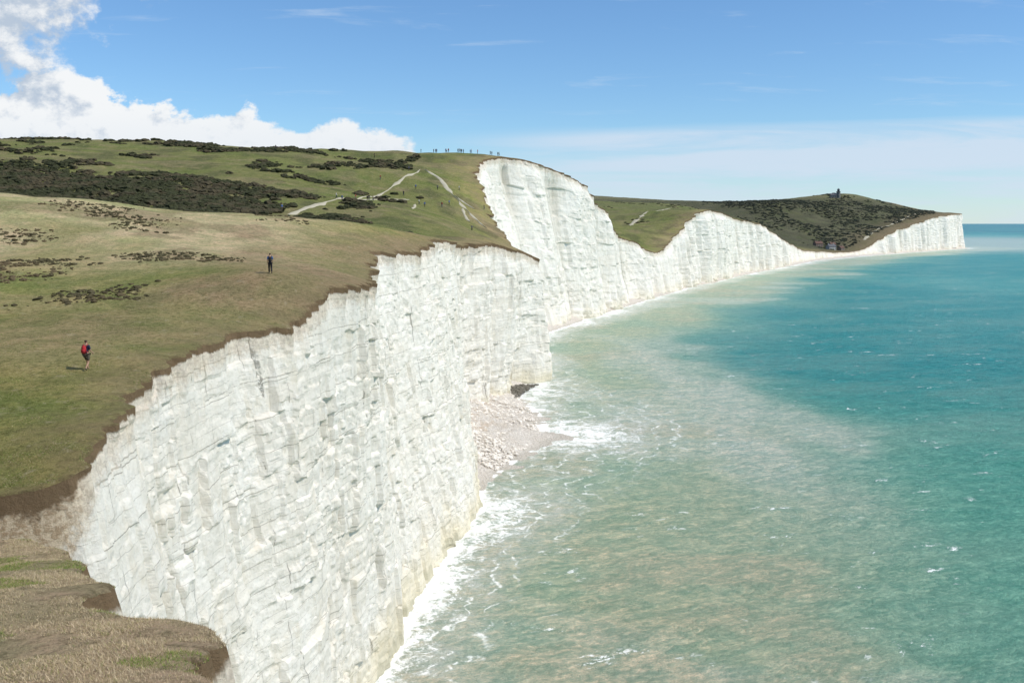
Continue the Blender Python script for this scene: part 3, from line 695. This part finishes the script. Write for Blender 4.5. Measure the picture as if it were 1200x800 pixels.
for zz in (3,8): bmobj('window',lambda bm:box(bm,-.5,.5,-4.3,-3.2,zz,zz+1.6),GLASS,LR)
# ------------------------------------------------------------ camera, light, sky
cam=bpy.data.cameras.new('camera');co=bpy.data.objects.new('camera',cam);col.objects.link(co)
co.location=(0,0,H);co.rotation_euler=(math.radians(90-6.745),0,0);cam.lens=35.;cam.sensor_width=36;cam.clip_start=.1;cam.clip_end=400000
scene.camera=co
az=math.radians(106);el=math.radians(48)
sd=Vector((math.sin(az)*math.cos(el),math.cos(az)*math.cos(el),math.sin(el)))
su=bpy.data.lights.new('sun','SUN');su.energy=3.65;su.angle=math.radians(.5);su.color=(1,.95,.87)
so=bpy.data.objects.new('sun',su);col.objects.link(so);so.rotation_euler=sd.to_track_quat('Z','Y').to_euler();so.location=(100,-50,200)
w=bpy.data.worlds.new('World');scene.world=w;w.use_nodes=True
g=G('w',w)
sky=g.n('ShaderNodeTexSky',sky_type='NISHITA');sky.sun_disc=False;sky.sun_elevation=el;sky.sun_rotation=az;sky.altitude=50;sky.air_density=1.0;sky.dust_density=0.;sky.ozone_density=3.0
tc=g.n('ShaderNodeTexCoord').outputs['Generated'];X,Y,Z=g.sep(tc)
Yp=g.M('MAXIMUM',Y,.02);a=g.M('DIVIDE',X,Yp);e=g.M('DIVIDE',Z,Yp);front=g.ss(Y,.05,.3)
def dens(off):
    aa=g.M('ADD',a,off[0]);ee=g.M('ADD',e,off[1])
    v=g.comb(aa,g.M('MULTIPLY',ee,1.25),0.37)
    nz=g.noise(v,13.,10,.62,.1)
    tl_=g.ss(aa,-.47,-.08,.142,.078,True)
    d1=g.M('MULTIPLY',g.M('SUBTRACT',tl_,ee),14.)
    d1=g.M('MINIMUM',d1,.7)
    d1=g.M('SUBTRACT',d1,g.ss(aa,-.10,-.055,0,1.2))
    l2=g.M('ADD',.143,g.M('MULTIPLY',g.M('ADD',aa,.5),.42))
    d2=g.M('MINIMUM',g.M('MULTIPLY',g.M('SUBTRACT',ee,l2),9.),.38)
    dd_=g.M('MAXIMUM',d1,d2)
    amp=g.ss(aa,-.38,-.10,1.7,1.1)
    return g.M('ADD',dd_,g.M('MULTIPLY',g.M('SUBTRACT',nz,.5),amp)),d2
dA,d2=dens((0,0));dB,_=dens((.010,.013))
mask=g.M('MULTIPLY',g.ss(dA,-.03,g.ss(e,.13,.17,.08,.25)),front)
lit=g.M('SUBTRACT',dA,dB)
sh=g.ss(lit,-.12,.20)
cc=g.mix(sh,(.49,.58,.70),(.91,.93,.945))
low=g.ss(e,.07,.12,.25,0);cc=g.mix(low,cc,(.60,.71,.84))
sv=g.comb(g.M('MULTIPLY',a,1.6),g.M('MULTIPLY',e,16.),1.3)
sn=g.noise(sv,2.4,6,.6,.5)
ed=g.M('ADD',e,g.M('ADD',g.M('MULTIPLY',a,-.03),g.M('MULTIPLY',sn,.02)))
band=g.M('MULTIPLY',g.ss(ed,.103,.092),g.ss(e,.01,.05,.7,1));band=g.M('MULTIPLY',band,g.ss(a,-.12,.12))
st=g.M('MULTIPLY',g.ss(sn,.34,.58,.35,1.),band)
wisp=g.M('MULTIPLY',g.ss(g.noise(g.comb(g.M('MULTIPLY',a,3.),g.M('MULTIPLY',e,30.),4.1),1.6,6,.62,.4),.56,.76,0,.5),g.ss(e,.09,.12))
st=g.M('MULTIPLY',g.M('MAXIMUM',st,wisp),front)
skc=g.mix(1.,sky.outputs[0],(.84,1.10,1.33),'MULTIPLY')
b1=g.n('ShaderNodeBackground');g.l(skc,b1.inputs[0]);b1.inputs[1].default_value=.102
b2=g.n('ShaderNodeBackground');g.l((.64,.75,.88),b2.inputs[0]);b2.inputs[1].default_value=1.
b3=g.n('ShaderNodeBackground');g.l(cc,b3.inputs[0]);b3.inputs[1].default_value=1.
m1=g.n('ShaderNodeMixShader');g.l(g.M('MULTIPLY',st,.88),m1.inputs[0]);g.nt.links.new(b1.outputs[0],m1.inputs[1]);g.nt.links.new(b2.outputs[0],m1.inputs[2])
m2=g.n('ShaderNodeMixShader');g.l(mask,m2.inputs[0]);g.nt.links.new(m1.outputs[0],m2.inputs[1]);g.nt.links.new(b3.outputs[0],m2.inputs[2])
ow=g.n('ShaderNodeOutputWorld');g.nt.links.new(m2.outputs[0],ow.inputs[0])
scene.view_settings.view_transform='Standard';scene.view_settings.look='None';scene.view_settings.exposure=0
print('done',NR,len(y2))
